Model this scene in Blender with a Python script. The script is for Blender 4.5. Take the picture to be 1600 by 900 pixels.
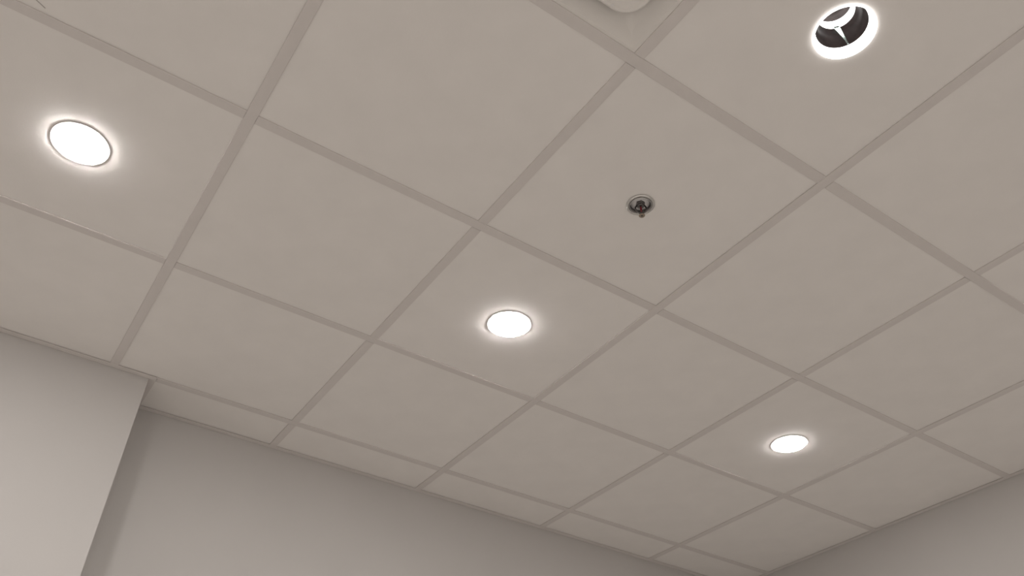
import bpy, bmesh, math, random
from mathutils import Matrix, Vector

scene = bpy.context.scene
for o in list(bpy.data.objects):
    bpy.data.objects.remove(o)
random.seed(4)

# ------------------------------------------------------------------ camera
T = 0.61            # ceiling module (2 ft)
H = 2.90            # underside of the suspended grid
cam_d = bpy.data.cameras.new('camera')
cam = bpy.data.objects.new('camera', cam_d)
scene.collection.objects.link(cam)
cam_d.sensor_width = 36.0
cam_d.lens = 1288.3 / 1600 * 36.0
cam_d.clip_start = 0.02
right = Vector((0.825031, -0.565028, 0.008198))
down = Vector((0.367865, 0.526017, -0.766799))
fwd = Vector((0.428951, 0.635649, 0.641834))
m = Matrix((right, -down, -fwd)).transposed().to_4x4()
m.translation = Vector((-0.2869 * T, -1.1532 * T, H - 2.4396 * T))
cam.matrix_world = m
scene.camera = cam

# ------------------------------------------------------------------ world, exposure
world = bpy.data.worlds.new('world')
scene.world = world
world.use_nodes = True
world.node_tree.nodes['Background'].inputs[0].default_value = (0.02, 0.02, 0.02, 1)
world.node_tree.nodes['Background'].inputs[1].default_value = 0.0
scene.view_settings.view_transform = 'Standard'
scene.view_settings.look = 'None'
scene.view_settings.gamma = 1.0
scene.view_settings.use_curve_mapping = False
scene.view_settings.exposure = 0.0
LENS_POWER = 167.0          # radiance of a lit downlight lens
LAMP_TINT = (1.0, 0.968, 0.945)

# ------------------------------------------------------------------ materials
def mat(name, col, rough=0.6, metal=0.0, spec=0.5, noise=0.0, nscale=40.0, bump=0.0, bscale=400.0):
    """procedural principled material: colour mottled by noise, fine noise relief"""
    M = bpy.data.materials.new(name)
    M.use_nodes = True
    nt = M.node_tree
    b = nt.nodes['Principled BSDF']
    b.inputs['Base Color'].default_value = (*col, 1)
    b.inputs['Roughness'].default_value = rough
    b.inputs['Metallic'].default_value = metal
    b.inputs['Specular IOR Level'].default_value = spec
    tc = nt.nodes.new('ShaderNodeTexCoord')
    if noise:
        n = nt.nodes.new('ShaderNodeTexNoise')
        n.inputs['Scale'].default_value = nscale
        n.inputs['Detail'].default_value = 6
        nt.links.new(tc.outputs['Object'], n.inputs['Vector'])
        r = nt.nodes.new('ShaderNodeValToRGB')
        r.color_ramp.elements[0].position = 0.3
        r.color_ramp.elements[1].position = 0.7
        r.color_ramp.elements[0].color = (*[c * (1 - noise) for c in col], 1)
        r.color_ramp.elements[1].color = (*[min(1, c * (1 + noise)) for c in col], 1)
        nt.links.new(n.outputs['Fac'], r.inputs['Fac'])
        nt.links.new(r.outputs['Color'], b.inputs['Base Color'])
    if bump:
        n2 = nt.nodes.new('ShaderNodeTexNoise')
        n2.inputs['Scale'].default_value = bscale
        n2.inputs['Detail'].default_value = 3
        nt.links.new(tc.outputs['Object'], n2.inputs['Vector'])
        bp = nt.nodes.new('ShaderNodeBump')
        bp.inputs['Strength'].default_value = bump
        bp.inputs['Distance'].default_value = 0.001
        nt.links.new(n2.outputs['Fac'], bp.inputs['Height'])
        nt.links.new(bp.outputs['Normal'], b.inputs['Normal'])
    return M

def emit(name, col, strength):
    M = bpy.data.materials.new(name)
    M.use_nodes = True
    b = M.node_tree.nodes['Principled BSDF']
    b.inputs['Base Color'].default_value = (0.9, 0.9, 0.9, 1)
    b.inputs['Roughness'].default_value = 0.5
    b.inputs['Emission Color'].default_value = (*col, 1)
    b.inputs['Emission Strength'].default_value = strength
    return M

M_TILE = mat('mineral_fibre_tile', (0.82, 0.79, 0.76), 0.95, spec=0.1, noise=0.02, nscale=9, bump=0.15, bscale=260)
M_TEE = mat('painted_steel_tee', (0.69, 0.65, 0.625), 0.55, spec=0.2, noise=0.015, nscale=25)
M_WALL = mat('wall_paint', (0.555, 0.532, 0.512), 0.75, spec=0.2, noise=0.012, nscale=4, bump=0.08, bscale=180)
M_FLOOR = mat('vinyl_floor', (0.70, 0.67, 0.635), 0.6, spec=0.2, noise=0.06, nscale=12)
M_SLAB = mat('concrete_slab', (0.06, 0.058, 0.055), 0.95, spec=0.1, noise=0.1, nscale=6)
M_TRIM = mat('white_trim_paint', (0.78, 0.76, 0.74), 0.35, spec=0.4)
M_LENS = emit('frosted_lens_lit', LAMP_TINT, LENS_POWER)
M_RING = mat('satin_grey_trim', (0.58, 0.56, 0.54), 0.9, spec=0.0)
M_LENS_HI = emit('frosted_lens_brighter', LAMP_TINT, LENS_POWER * 1.22)  # strength raised to brighten the nearby wall projection
M_LENS_LO = emit('frosted_lens_dimmer', LAMP_TINT, LENS_POWER * 0.66)  # strength lowered to darken the right side of the room
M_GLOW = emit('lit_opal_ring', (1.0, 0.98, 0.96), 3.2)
M_BAFFLE = mat('dark_baffle', (0.030, 0.022, 0.021), 0.5, spec=0.15, noise=0.3, nscale=60)
M_CAN = mat('galvanised_can', (0.30, 0.30, 0.30), 0.45, metal=0.8)
M_CHROME = mat('polished_chrome', (0.66, 0.65, 0.63), 0.14, metal=1.0)
M_GUNMETAL = mat('dark_plated_steel', (0.16, 0.15, 0.145), 0.3, metal=0.9)
M_PLATE = mat('pale_plated_steel', (0.80, 0.78, 0.77), 0.4, metal=0.0)
M_BRASS = mat('dull_brass', (0.36, 0.30, 0.24), 0.4, metal=0.9)
M_BULB = mat('red_glass_bulb', (0.16, 0.012, 0.02), 0.1, spec=0.7)
M_STREAK = mat('streak_highlight', (0.72, 0.86, 0.80), 0.15, metal=0.9)  # pale green tint carries the colour of the highlight on the baffle
M_DIFF = mat('white_enamel', (0.78, 0.75, 0.715), 0.45, spec=0.35)
M_DARK = mat('dark_duct', (0.05, 0.05, 0.05), 0.8)
M_SCUFF = mat('grey_scuff', (0.45, 0.42, 0.39), 0.9)

# ------------------------------------------------------------------ mesh helpers
def finish(name, bm, material, parent=None, smooth=False, loc=(0, 0, 0)):
    bmesh.ops.recalc_face_normals(bm, faces=bm.faces)
    me = bpy.data.meshes.new(name)
    bm.to_mesh(me)
    bm.free()
    return link(name, me, material, parent, smooth, loc)

def link(name, me, material, parent=None, smooth=False, loc=(0, 0, 0)):
    if material and not me.materials:
        me.materials.append(material)
    if smooth:
        for p in me.polygons:
            p.use_smooth = True
    o = bpy.data.objects.new(name, me)
    scene.collection.objects.link(o)
    o.location = loc
    if parent:
        o.parent = parent
    return o

def box(bm, x0, x1, y0, y1, z0, z1):
    vs = [bm.verts.new(p) for p in ((x0, y0, z0), (x1, y0, z0), (x1, y1, z0), (x0, y1, z0),
                                    (x0, y0, z1), (x1, y0, z1), (x1, y1, z1), (x0, y1, z1))]
    for f in ((0, 3, 2, 1), (4, 5, 6, 7), (0, 1, 5, 4), (1, 2, 6, 5), (2, 3, 7, 6), (3, 0, 4, 7)):
        bm.faces.new([vs[i] for i in f])

def lathe(bm, prof, n=48, closed=False, centre=(0, 0)):
    """revolve (r, z) profile round the vertical axis; closed = profile is a loop"""
    rings = []
    for r, z in prof:
        if r < 1e-6:
            rings.append([bm.verts.new((centre[0], centre[1], z))])
        else:
            rings.append([bm.verts.new((centre[0] + r * math.cos(2 * math.pi * k / n),
                                        centre[1] + r * math.sin(2 * math.pi * k / n), z)) for k in range(n)])
    pairs = list(zip(rings[:-1], rings[1:]))
    if closed:
        pairs.append((rings[-1], rings[0]))
    for a, b in pairs:
        for k in range(n):
            k2 = (k + 1) % n
            if len(a) == 1 and len(b) == 1:
                continue
            if len(a) == 1:
                bm.faces.new((a[0], b[k], b[k2]))
            elif len(b) == 1:
                bm.faces.new((a[k], a[k2], b[0]))
            else:
                bm.faces.new((a[k], a[k2], b[k2], b[k]))

def tube(bm, pts, rad, n=8):
    """round bar through a list of points"""
    rings = []
    for i, p in enumerate(pts):
        p = Vector(p)
        a = Vector(pts[max(i - 1, 0)])
        b = Vector(pts[min(i + 1, len(pts) - 1)])
        d = (b - a).normalized()
        u = d.orthogonal().normalized()
        v = d.cross(u)
        rings.append([bm.verts.new(p + rad * (math.cos(2 * math.pi * k / n) * u + math.sin(2 * math.pi * k / n) * v))
                      for k in range(n)])
    # align rings to avoid twisting
    for a, b in zip(rings[:-1], rings[1:]):
        best = min(range(n), key=lambda s: sum((a[k].co - b[(k + s) % n].co).length for k in range(n)))
        b[:] = [b[(k + best) % n] for k in range(n)]
        for k in range(n):
            bm.faces.new((a[k], a[(k + 1) % n], b[(k + 1) % n], b[k]))
    bm.faces.new(rings[0][::-1])
    bm.faces.new(rings[-1])

def tag(o, label, cat=None, group=None, kind=None):
    o['label'] = label
    if cat:
        o['category'] = cat
    if group:
        o['group'] = group
    if kind:
        o['kind'] = kind
    return o

def empty(name, loc):
    o = bpy.data.objects.new(name, None)
    scene.collection.objects.link(o)
    o.location = loc
    o.empty_display_size = 0.05
    return o

# ------------------------------------------------------------------ room shell
# grid lines as measured (a hung grid is never perfectly even), in modules
XL = {-5: -5.0, -4: -4.0, -3: -3.0, -2: -2.0, -1: -1.004, 0: -0.0076, 1: 1.0003, 2: 1.9976, 3: 2.9989, 4: 4.0109}
YL = {-8: -8.0, -7: -7.0, -6: -6.0, -5: -5.0, -4: -4.0, -3: -3.0, -2: -2.0, -1: -0.995, 0: 0.0083, 1: 1.0062, 2: 1.9987, 3: 2.9868}
X_LEFT, X_RIGHT = -5.9, 4.966
Y_FRONT, Y_BACK = -8.9, 3.338
X_COL, Y_COL = 0.18, 3.0          # corner of the wall projection beside the recess
TOP = H + 0.36                    # structural slab

def wall(name, x0, x1, y0, y1, label):
    bm = bmesh.new()
    box(bm, x0, x1, y0, y1, 0, TOP)
    return tag(finish(name, bm, M_WALL), label, kind='structure')

W = 0.12
wall('wall_back', X_COL * T - 0.05, X_RIGHT * T + W, Y_BACK * T, Y_BACK * T + W,
     'pale grey painted wall in the recess below the far ceiling edge')
wall('wall_right', X_RIGHT * T, X_RIGHT * T + W, Y_FRONT * T - W, Y_BACK * T,
     'pale grey painted wall at the lower right corner')
wall('wall_projection', X_LEFT * T - W, X_COL * T, Y_COL * T, Y_BACK * T + W,
     'brightly lit pale wall projection at the lower left')
wall('wall_left', X_LEFT * T - W, X_LEFT * T, Y_FRONT * T - W, Y_COL * T, 'pale grey side wall out of view')
wall('wall_front', X_LEFT * T, X_RIGHT * T, Y_FRONT * T - W, Y_FRONT * T, 'pale grey wall behind the viewer')
bm = bmesh.new()
box(bm, X_LEFT * T - W, X_RIGHT * T + W, Y_FRONT * T - W, Y_BACK * T + W, -0.1, 0)
tag(finish('floor', bm, M_FLOOR), 'beige vinyl floor below the view', kind='structure')
bm = bmesh.new()
box(bm, X_LEFT * T - W, X_RIGHT * T + W, Y_FRONT * T - W, Y_BACK * T + W, TOP, TOP + 0.1)
ceiling = tag(finish('ceiling', bm, M_SLAB), 'suspended ceiling of square off-white tiles in a metal grid', kind='structure')

# ------------------------------------------------------------------ wall angles (L trims round the edge of the ceiling)
def wall_angle(n, p0, p1, inward):
    """22 mm flange + 22 mm upstand, p0-p1 along the wall face, inward = unit vector into the room"""
    bm = bmesh.new()
    (ax, ay), (bx_, by_) = p0, p1
    fx, fy = inward[0] * 0.022, inward[1] * 0.022
    tx, ty = inward[0] * 0.0012, inward[1] * 0.0012
    box(bm, min(ax, bx_, ax + fx, bx_ + fx), max(ax, bx_, ax + fx, bx_ + fx),
        min(ay, by_, ay + fy, by_ + fy), max(ay, by_, ay + fy, by_ + fy), H + 0.0003, H + 0.0016)
    box(bm, min(ax, bx_, ax + tx, bx_ + tx), max(ax, bx_, ax + tx, bx_ + tx),
        min(ay, by_, ay + ty, by_ + ty), max(ay, by_, ay + ty, by_ + ty), H + 0.0016, H + 0.022)
    o = finish('trim_%d' % n, bm, M_TEE)
    return o

G = 0.0006     # hairline between the angle and the wall paint
w1 = wall_angle(1, (X_COL * T + 0.022, Y_BACK * T - G), (X_RIGHT * T - 0.022, Y_BACK * T - G), (0, -1))
tag(w1, 'thin metal wall angle along the recessed back wall', kind='structure')
w2 = wall_angle(2, (X_RIGHT * T - G, Y_FRONT * T + 0.001), (X_RIGHT * T - G, Y_BACK * T - 0.001), (-1, 0))
tag(w2, 'thin metal wall angle along the right wall', kind='structure')
w3 = wall_angle(3, (X_LEFT * T + 0.023, Y_COL * T - G), (X_COL * T + 0.022, Y_COL * T - G), (0, -1))
tag(w3, 'thin metal wall angle along the bright wall projection', kind='structure')
w4 = wall_angle(4, (X_COL * T + G, Y_COL * T + 0.0005), (X_COL * T + G, Y_BACK * T - 0.001), (1, 0))
tag(w4, 'short metal wall angle on the side of the wall projection', kind='structure')
w5 = wall_angle(5, (X_LEFT * T + G, Y_FRONT * T + 0.001), (X_LEFT * T + G, Y_COL * T - 0.001), (1, 0))
tag(w5, 'metal wall angle along the side wall out of view', kind='structure')
w6 = wall_angle(6, (X_LEFT * T + 0.023, Y_FRONT * T + G), (X_RIGHT * T - 0.023, Y_FRONT * T + G), (0, 1))
tag(w6, 'metal wall angle along the wall behind the viewer', kind='structure')

# ------------------------------------------------------------------ grid tees: inverted T section with a bulb on top
FL = 0.0132    # half flange
tee_meshes = {}
def tee(name, length, along, centre, dz=0.0):
    key = (round(length, 4), along)
    if key not in tee_meshes:
        prof = [(-FL, 0.0026), (-FL, 0.0007), (-FL + 0.0007, 0.0), (FL - 0.0007, 0.0), (FL, 0.0007), (FL, 0.0026),
                (0.0008, 0.0026), (0.0008, 0.030), (0.003, 0.030), (0.003, 0.038), (-0.003, 0.038), (-0.003, 0.030),
                (-0.0008, 0.030), (-0.0008, 0.0026)]
        bm = bmesh.new()
        ends = []
        for s in (-length / 2, length / 2):
            ends.append([bm.verts.new((a, s, z) if along == 'y' else (s, a, z)) for a, z in prof])
        k = len(prof)
        for i in range(k):
            bm.faces.new((ends[0][i], ends[0][(i + 1) % k], ends[1][(i + 1) % k], ends[1][i]))
        bm.faces.new(ends[0])
        bm.faces.new(ends[1][::-1])
        bmesh.ops.recalc_face_normals(bm, faces=bm.faces)
        me = bpy.data.meshes.new(name)
        bm.to_mesh(me)
        bm.free()
        tee_meshes[key] = me
    return link(name, tee_meshes[key], M_TEE, ceiling, loc=(centre[0], centre[1], H + dz))

mains = [-4, -2, 0, 2, 4]
ANG = 0.0222
for i in mains:                                   # main runners run towards the far wall
    y1 = (Y_COL if XL[i] < X_COL else Y_BACK) * T - ANG - 0.0006
    y0 = Y_FRONT * T + ANG
    tee('main_runner', y1 - y0, 'y', (XL[i] * T, (y0 + y1) / 2))
edges = [X_LEFT * T + ANG - FL] + [XL[i] * T for i in mains] + [X_RIGHT * T - ANG + FL]
for j in YL:                                      # four-foot cross tees between the main runners
    for a, b in zip(edges[:-1], edges[1:]):
        x0, x1 = a + FL + 0.0005, b - FL - 0.0005
        if j == 3:
            if x1 < X_COL * T:
                continue                          # the wall projection's own angle carries the tiles there
            x0 = max(x0, X_COL * T + 0.0232)
        tee('cross_tee', x1 - x0, 'x', ((x0 + x1) / 2, YL[j] * T), dz=0.0003)
yl = sorted(YL)
for i in (-5, -3, -1, 1, 3):                          # two-foot cross tees at mid module
    rows = [Y_FRONT * T + ANG - FL] + [YL[j] * T for j in yl] + [Y_BACK * T - ANG + FL]
    for n, (a, b) in enumerate(zip(rows[:-1], rows[1:])):
        y0, y1 = a + FL + 0.0005, b - FL - 0.0005
        if XL[i] < X_COL:
            if a > 2.9 * T:
                continue
            y1 = min(y1, Y_COL * T - ANG - 0.001)
        tee('short_cross_tee', y1 - y0, 'y', (XL[i] * T, (y0 + y1) / 2), dz=0.0003)

# ------------------------------------------------------------------ tiles
def tile(x0, x1, y0, y1, hole=None):
    """lay-in tile 15 mm thick; hole = (cx, cy, radius)"""
    cx, cy = (x0 + x1) / 2, (y0 + y1) / 2
    hx, hy = (x1 - x0) / 2, (y1 - y0) / 2
    dz = random.uniform(0, 0.0004)
    z0, z1 = 0.0030 + dz, 0.018 + dz
    bm = bmesh.new()
    if hole is None:
        box(bm, -hx, hx, -hy, hy, z0, z1)
    else:
        n = 48
        ox, oy, r = hole[0] - cx, hole[1] - cy, hole[2]
        rows = []
        for z in (z0, z1):
            inn, out = [], []
            for k in range(n):
                a = 2 * math.pi * k / n
                c, s = math.cos(a), math.sin(a)
                q = 1 / max(abs(c), abs(s))
                inn.append(bm.verts.new((ox + r * c, oy + r * s, z)))
                out.append(bm.verts.new((hx * c * q, hy * s * q, z)))
            rows.append((inn, out))
        (i0, o0), (i1, o1) = rows
        for k in range(n):
            j = (k + 1) % n
            bm.faces.new((i0[k], i0[j], o0[j], o0[k]))
            bm.faces.new((i1[k], o1[k], o1[j], i1[j]))
            bm.faces.new((i0[k], i1[k], i1[j], i0[j]))
            bm.faces.new((o0[k], o0[j], o1[j], o1[k]))
    return finish('ceiling_tile', bm, M_TILE, ceiling, loc=(cx, cy, H))

LAMP_R = 0.0585            # cut-out for a downlight
lamps = {}
for X in (-4.5, -2.5, -0.5, 1.5, 3.5):
    for Y in (-8.5, -6.5, -4.5, -2.5, -0.5, 1.5):
        lamps[(math.floor(X), math.floor(Y))] = (X, Y)
lamps[(-1, 1)] = (-0.5, 1.506)
lamps[(1, 1)] = (1.492, 1.504)
lamps[(3, 1)] = (3.51, 1.514)
lamps[(1, -1)] = (1.504, -0.477)
SPR = (1.478, 0.524)

xs = [('w', X_LEFT)] + [(i, XL[i]) for i in sorted(XL)] + [('w', X_RIGHT)]
ys = [('w', Y_FRONT)] + [(j, YL[j]) for j in yl] + [('w', Y_BACK)]
E = 0.004                  # tile stops short of the web
scuff_tile = None
for ix in range(len(xs) - 1):
    for iy in range(len(ys) - 1):
        cellx = -6 if ix == 0 else xs[ix][0]
        celly = -9 if iy == 0 else ys[iy][0]
        x0, x1 = xs[ix][1] * T + E, xs[ix + 1][1] * T - E
        y0, y1 = ys[iy][1] * T + E, ys[iy + 1][1] * T - E
        if celly == 3:
            if x1 < X_COL * T:
                continue
            x0 = max(x0, X_COL * T + E)
            y0 += 0.0
        elif celly == 2 and x0 < X_COL * T and x1 < X_COL * T + 0.3:
            y1 = min(y1, Y_COL * T - E)
        if (cellx, celly) == (0, -1):
            continue                               # the air diffuser fills this module
        hole = None
        if (cellx, celly) in lamps:
            lx, ly = lamps[(cellx, celly)]
            hole = (lx * T, ly * T, LAMP_R)
        if (cellx, celly) == (1, 0):
            hole = (SPR[0] * T, SPR[1] * T, 0.028)
        t = tile(x0, x1, y0, y1, hole)
        if (cellx, celly) == (-1, 0):
            scuff_tile = t

# a small dark nick beside the grid in one tile
bm = bmesh.new()
box(bm, -0.0115, 0.0115, -0.0009, 0.0009, -0.0003, 0.0003)
sc = finish('scuff', bm, M_SCUFF, scuff_tile, loc=(-0.747 * T - scuff_tile.location.x, 0.955 * T - scuff_tile.location.y, 0.0028))
sc.rotation_euler.z = math.radians(27)
sc['label'] = 'short dark nick in the tile face'

# ------------------------------------------------------------------ recessed downlights with a lit frosted lens
def downlight_meshes():
    out = {}
    bm = bmesh.new()
    lathe(bm, [(0.0561, 0.004), (0.0561, 0.0017), (0.0655, 0.0017), (0.0668, 0.0022), (0.0668, 0.0030), (0.0590, 0.0030)], 64, closed=True)
    out['trim_ring'] = bm
    bm = bmesh.new()
    prof = [(0.0560, 0.0030), (0.0560, -0.0006), (0.0550, -0.0012), (0.0420, -0.0016), (0, -0.0018)]   # drop lens
    prof.append((0, 0.0030))
    lathe(bm, prof, 48)
    out['lens'] = bm
    bm = bmesh.new()
    lathe(bm, [(0.0, 0.095), (0.050, 0.095), (0.0565, 0.085), (0.0565, 0.0045), (0.0545, 0.0045), (0.0545, 0.083), (0.048, 0.092), (0, 0.092)], 32)
    out['can'] = bm
    res = {}
    for k, b in out.items():
        bmesh.ops.recalc_face_normals(b, faces=b.faces)
        me = bpy.data.meshes.new(k)
        b.to_mesh(me)
        b.free()
        res[k] = me
    return res

dl = downlight_meshes()
def downlight(X, Y, label, group, lens_material=M_LENS):
    e = empty('recessed_downlight', (X * T, Y * T, H))
    tag(e, label, 'downlight', group)
    link('trim_ring', dl['trim_ring'], M_RING, e, False)
    l = link('lens', dl['lens'].copy(), lens_material, e, False)
    l['label'] = 'glowing frosted lens'
    link('can', dl['can'], M_CAN, e, True)
    return e

def lens_for(cell):
    if cell == (-1, 1):
        return M_LENS_HI
    return M_LENS_LO if cell[0] == 3 else M_LENS      # the row along the right wall is dimmer
named = {(-1, 1): 'lit round recessed downlight nearest the bright wall projection, leftmost of the lamps',
         (1, 1): 'lit round recessed downlight in the middle of the ceiling, below the sprinkler head',
         (3, 1): 'lit round recessed downlight nearest the lower right corner of the ceiling'}
for cell, (X, Y) in lamps.items():
    if cell == (1, -1):
        continue
    if cell in named:
        downlight(X, Y, named[cell], 'lit downlights in the ceiling', lens_for(cell))
    else:
        downlight(X, Y, 'lit round recessed downlight outside the view, over the rest of the room',
                  'downlights over the rest of the room', lens_for(cell))

# ------------------------------------------------------------------ the open downlight at the top right
X, Y = lamps[(1, -1)]
ol = empty('open_downlight', (X * T, Y * T, H))
tag(ol, 'open round downlight showing a dark interior inside a glowing white rim', 'downlight')
def part(name, prof, material, parent, closed=False, n=64, smooth=True):
    bm = bmesh.new()
    lathe(bm, prof, n, closed)
    return finish(name, bm, material, parent, smooth)
# luminous lower cone with a rolled lip, then dark baffle, luminous inner collar, dark lamp face
p_ = part('lit_rim', [(0.0580, 0.0040), (0.0625, 0.0030), (0.0630, -0.0005), (0.0622, -0.0018), (0.0608, -0.0018),
                      (0.0530, 0.0244), (0.0545, 0.0250)], M_GLOW, ol, closed=True)
p_['label'] = 'glowing white lower rim'
p_ = part('baffle', [(0.0532, 0.0246), (0.0384, 0.0735), (0.0400, 0.0745), (0.0548, 0.0252)], M_BAFFLE, ol, closed=True)
p_['label'] = 'dark reflector band'
p_ = part('inner_collar', [(0.0383, 0.0738), (0.0372, 0.0985), (0.0388, 0.0990), (0.0399, 0.0748)], M_GLOW, ol, closed=True)
p_['label'] = 'glowing white inner collar'
p_ = part('lamp_face', [(0.0, 0.0994), (0.020, 0.0996), (0.0365, 0.0988), (0.0365, 0.1020), (0, 0.1020)], M_BAFFLE, ol)
p_['label'] = 'dark face deep inside the fitting'
part('can', [(0.0, 0.135), (0.050, 0.135), (0.0578, 0.125), (0.0578, 0.0300), (0.0565, 0.0300), (0.0565, 0.124), (0.049, 0.133), (0, 0.133)],
     M_CAN, ol)
# solid strip drawn as the specular streak on the baffle's far side
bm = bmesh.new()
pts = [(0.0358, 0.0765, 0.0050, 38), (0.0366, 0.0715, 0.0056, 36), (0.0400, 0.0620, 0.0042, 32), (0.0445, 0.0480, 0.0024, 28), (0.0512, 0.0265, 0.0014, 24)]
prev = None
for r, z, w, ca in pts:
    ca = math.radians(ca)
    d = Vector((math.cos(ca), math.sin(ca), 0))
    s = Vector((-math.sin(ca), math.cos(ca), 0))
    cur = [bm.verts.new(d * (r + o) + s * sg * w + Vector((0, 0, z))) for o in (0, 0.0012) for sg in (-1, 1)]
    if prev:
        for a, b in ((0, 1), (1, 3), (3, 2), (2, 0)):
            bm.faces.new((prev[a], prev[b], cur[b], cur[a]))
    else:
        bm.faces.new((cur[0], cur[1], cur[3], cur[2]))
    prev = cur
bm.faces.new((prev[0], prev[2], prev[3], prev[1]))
p_ = finish('streak_strip', bm, M_STREAK, ol)
p_['label'] = 'bright strip drawn as a highlight on the dark reflector band'

# ------------------------------------------------------------------ recessed pendent sprinkler
sp = empty('sprinkler_head', (SPR[0] * T, SPR[1] * T, H))
tag(sp, 'chrome recessed fire sprinkler head with red bulb in a round plate', 'sprinkler')
part('escutcheon', [(0.0292, 0.0030), (0.0292, -0.0006), (0.0304, -0.0014), (0.0345, -0.0004), (0.0358, 0.0008), (0.0358, 0.0026), (0.030, 0.0029)],
     M_CHROME, sp, closed=True)
part('gap_ring', [(0.0278, 0.0030), (0.0278, -0.0004), (0.0291, -0.0004), (0.0291, 0.0030)], M_GUNMETAL, sp, closed=True)  # dark ring put in for the dark gap between the two chrome rings
part('inner_ring', [(0.0262, 0.0030), (0.0262, -0.0012), (0.0268, -0.0018), (0.0277, -0.0010), (0.0277, 0.0030)], M_CHROME, sp, closed=True)
part('cup', [(0.0258, -0.0006), (0.0261, 0.0032), (0.0258, 0.0100), (0.0242, 0.0100), (0.0248, 0.0030)], M_GUNMETAL, sp, closed=True)
part('back_plate', [(0.0, 0.0075), (0.0242, 0.0075), (0.0242, 0.0098), (0.0, 0.0098)], M_PLATE, sp)
part('body', [(0.0, 0.0074), (0.0118, 0.0074), (0.0118, 0.0015), (0.0105, 0.0005), (0.0098, -0.0030), (0.0075, -0.0042), (0.0, -0.0042)], M_GUNMETAL, sp, n=6, smooth=False)
for sg in (-1, 1):
    bm = bmesh.new()
    ax = Vector((0.83, -0.56, 0))
    pts = [ax * sg * r + Vector((0, 0, z)) for r, z in ((0.0100, -0.0010), (0.0135, -0.0070), (0.0138, -0.0130), (0.0105, -0.0210), (0.0050, -0.0270), (0.0, -0.0285))]
    tube(bm, pts, 0.0021, 10)
    finish('frame_arm', bm, M_GUNMETAL, sp, True)
p_ = part('bulb', [(0.0, -0.0040), (0.0022, -0.0050), (0.0026, -0.0090), (0.0026, -0.0180), (0.0018, -0.0240), (0.0, -0.0255)], M_BULB, sp, n=16)
p_['label'] = 'red glass bulb'
part('boss', [(0.0, -0.0270), (0.0040, -0.0270), (0.0048, -0.0300), (0.0040, -0.0340), (0.0, -0.0340)], M_GUNMETAL, sp, n=24)
df = part('deflector', [(0.0, -0.0338), (0.0036, -0.0338), (0.0042, -0.0350), (0.0072, -0.0352), (0.0078, -0.0358), (0.0072, -0.0366), (0.0042, -0.0366), (0.0, -0.0366)],
          M_BRASS, sp, n=32)
part('screw_socket', [(0.0, -0.0363), (0.0022, -0.0363), (0.0022, -0.0369), (0.0, -0.0369)], M_DARK, df, n=16)

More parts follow.
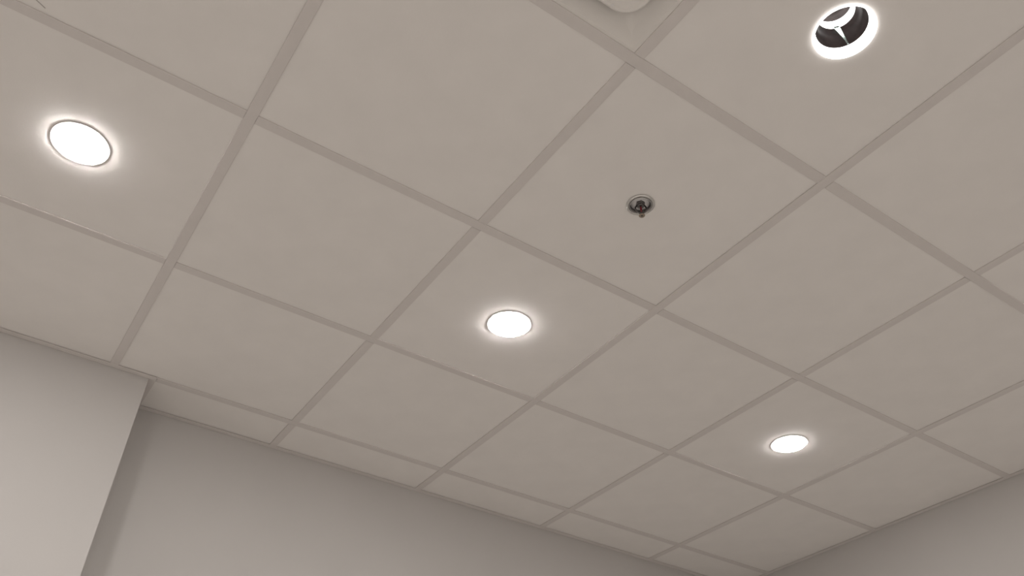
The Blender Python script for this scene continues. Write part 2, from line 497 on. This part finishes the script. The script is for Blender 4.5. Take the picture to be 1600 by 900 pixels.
# ------------------------------------------------------------------ ceiling air diffuser (fills one module)
DX, DY = (XL[0] + XL[1]) / 2 * T, (YL[-1] + YL[0]) / 2 * T
ad = empty('air_diffuser', (DX, DY, H))
tag(ad, 'white square ceiling air diffuser with nested cones at the top edge', 'air diffuser')
HS = 0.3005
def squircle(half, rc, z, n=12):
    """square outline with rounded corners of radius rc, n points on each corner"""
    rc = max(rc, 0.0004)
    pts = []
    for q in range(4):
        cx = (half - rc) * (1 if q in (0, 3) else -1)
        cy = (half - rc) * (1 if q in (0, 1) else -1)
        for k in range(n):
            a = math.pi / 2 * (q + k / (n - 1))
            pts.append((cx + rc * math.cos(a), cy + rc * math.sin(a), z))
    return pts
def loft(name, rings, material, parent, closed=True, smooth=True):
    bm = bmesh.new()
    vv = [[bm.verts.new(p) for p in r] for r in rings]
    pairs = list(zip(vv[:-1], vv[1:]))
    if closed:
        pairs.append((vv[-1], vv[0]))
    for a, b in pairs:
        n = len(a)
        for k in range(n):
            bm.faces.new((a[k], a[(k + 1) % n], b[(k + 1) % n], b[k]))
    return finish(name, bm, material, parent, smooth)
# outer shell: flat flange, then a pan rising from the square edge to a round neck
loft('frame', [squircle(HS, 0, 0.0032), squircle(0.286, 0.0, 0.0030), squircle(0.286, 0, 0.0055), squircle(HS, 0, 0.0055)], M_DIFF, ad, smooth=False)
sh = [squircle(0.286, 0.001, 0.0031), squircle(0.262, 0.004, 0.0240), squircle(0.236, 0.012, 0.0430), squircle(0.205, 0.03, 0.0600),
      squircle(0.180, 0.17, 0.0720), squircle(0.180, 0.178, 0.1000),
      squircle(0.182, 0.180, 0.1005), squircle(0.182, 0.172, 0.0740), squircle(0.207, 0.03, 0.0620), squircle(0.288, 0.001, 0.0056)]
loft('pan', sh, M_DIFF, ad, smooth=False)
# nested cones hanging in the pan
for r0, r1, za, zb in ((0.243, 0.165, 0.0080, 0.056), (0.150, 0.085, 0.0080, 0.050)):
    rc = 0.050 * r0 / 0.243
    loft('cone', [squircle(r0, rc, za), squircle(r0 - 0.004, rc - 0.003, za - 0.0034), squircle(r0 - 0.010, rc - 0.006, za - 0.0030), squircle(r0 - 0.018, rc - 0.008, za + 0.004),
                  squircle((r0 + r1) / 2 - 0.004, rc, (za + zb) / 2 - 0.002), squircle(r1, rc, zb),
                  squircle(r1 + 0.002, rc, zb + 0.0015), squircle((r0 + r1) / 2 - 0.001, rc, (za + zb) / 2 + 0.001)], M_DIFF, ad, smooth=False)
part('centre_cone', [(0.0, 0.0060), (0.070, 0.0060), (0.078, 0.0040), (0.082, 0.0060), (0.050, 0.040), (0.0, 0.042)], M_DIFF, ad)
part('duct_collar', [(0.150, 0.1000), (0.150, 0.1800), (0.0, 0.1800), (0.0, 0.1810), (0.182, 0.1810), (0.182, 0.1000)], M_DARK, ad)
bm = bmesh.new()
lathe(bm, [(0.0, -0.0016), (0.0022, -0.0012), (0.0034, 0.0006), (0.0034, 0.0030), (0, 0.0030)], 16)
rv = finish('rivet', bm, M_TRIM, ad, True, loc=(0.187, 0.2345, 0.0046))
rv['label'] = 'small shiny rivet'
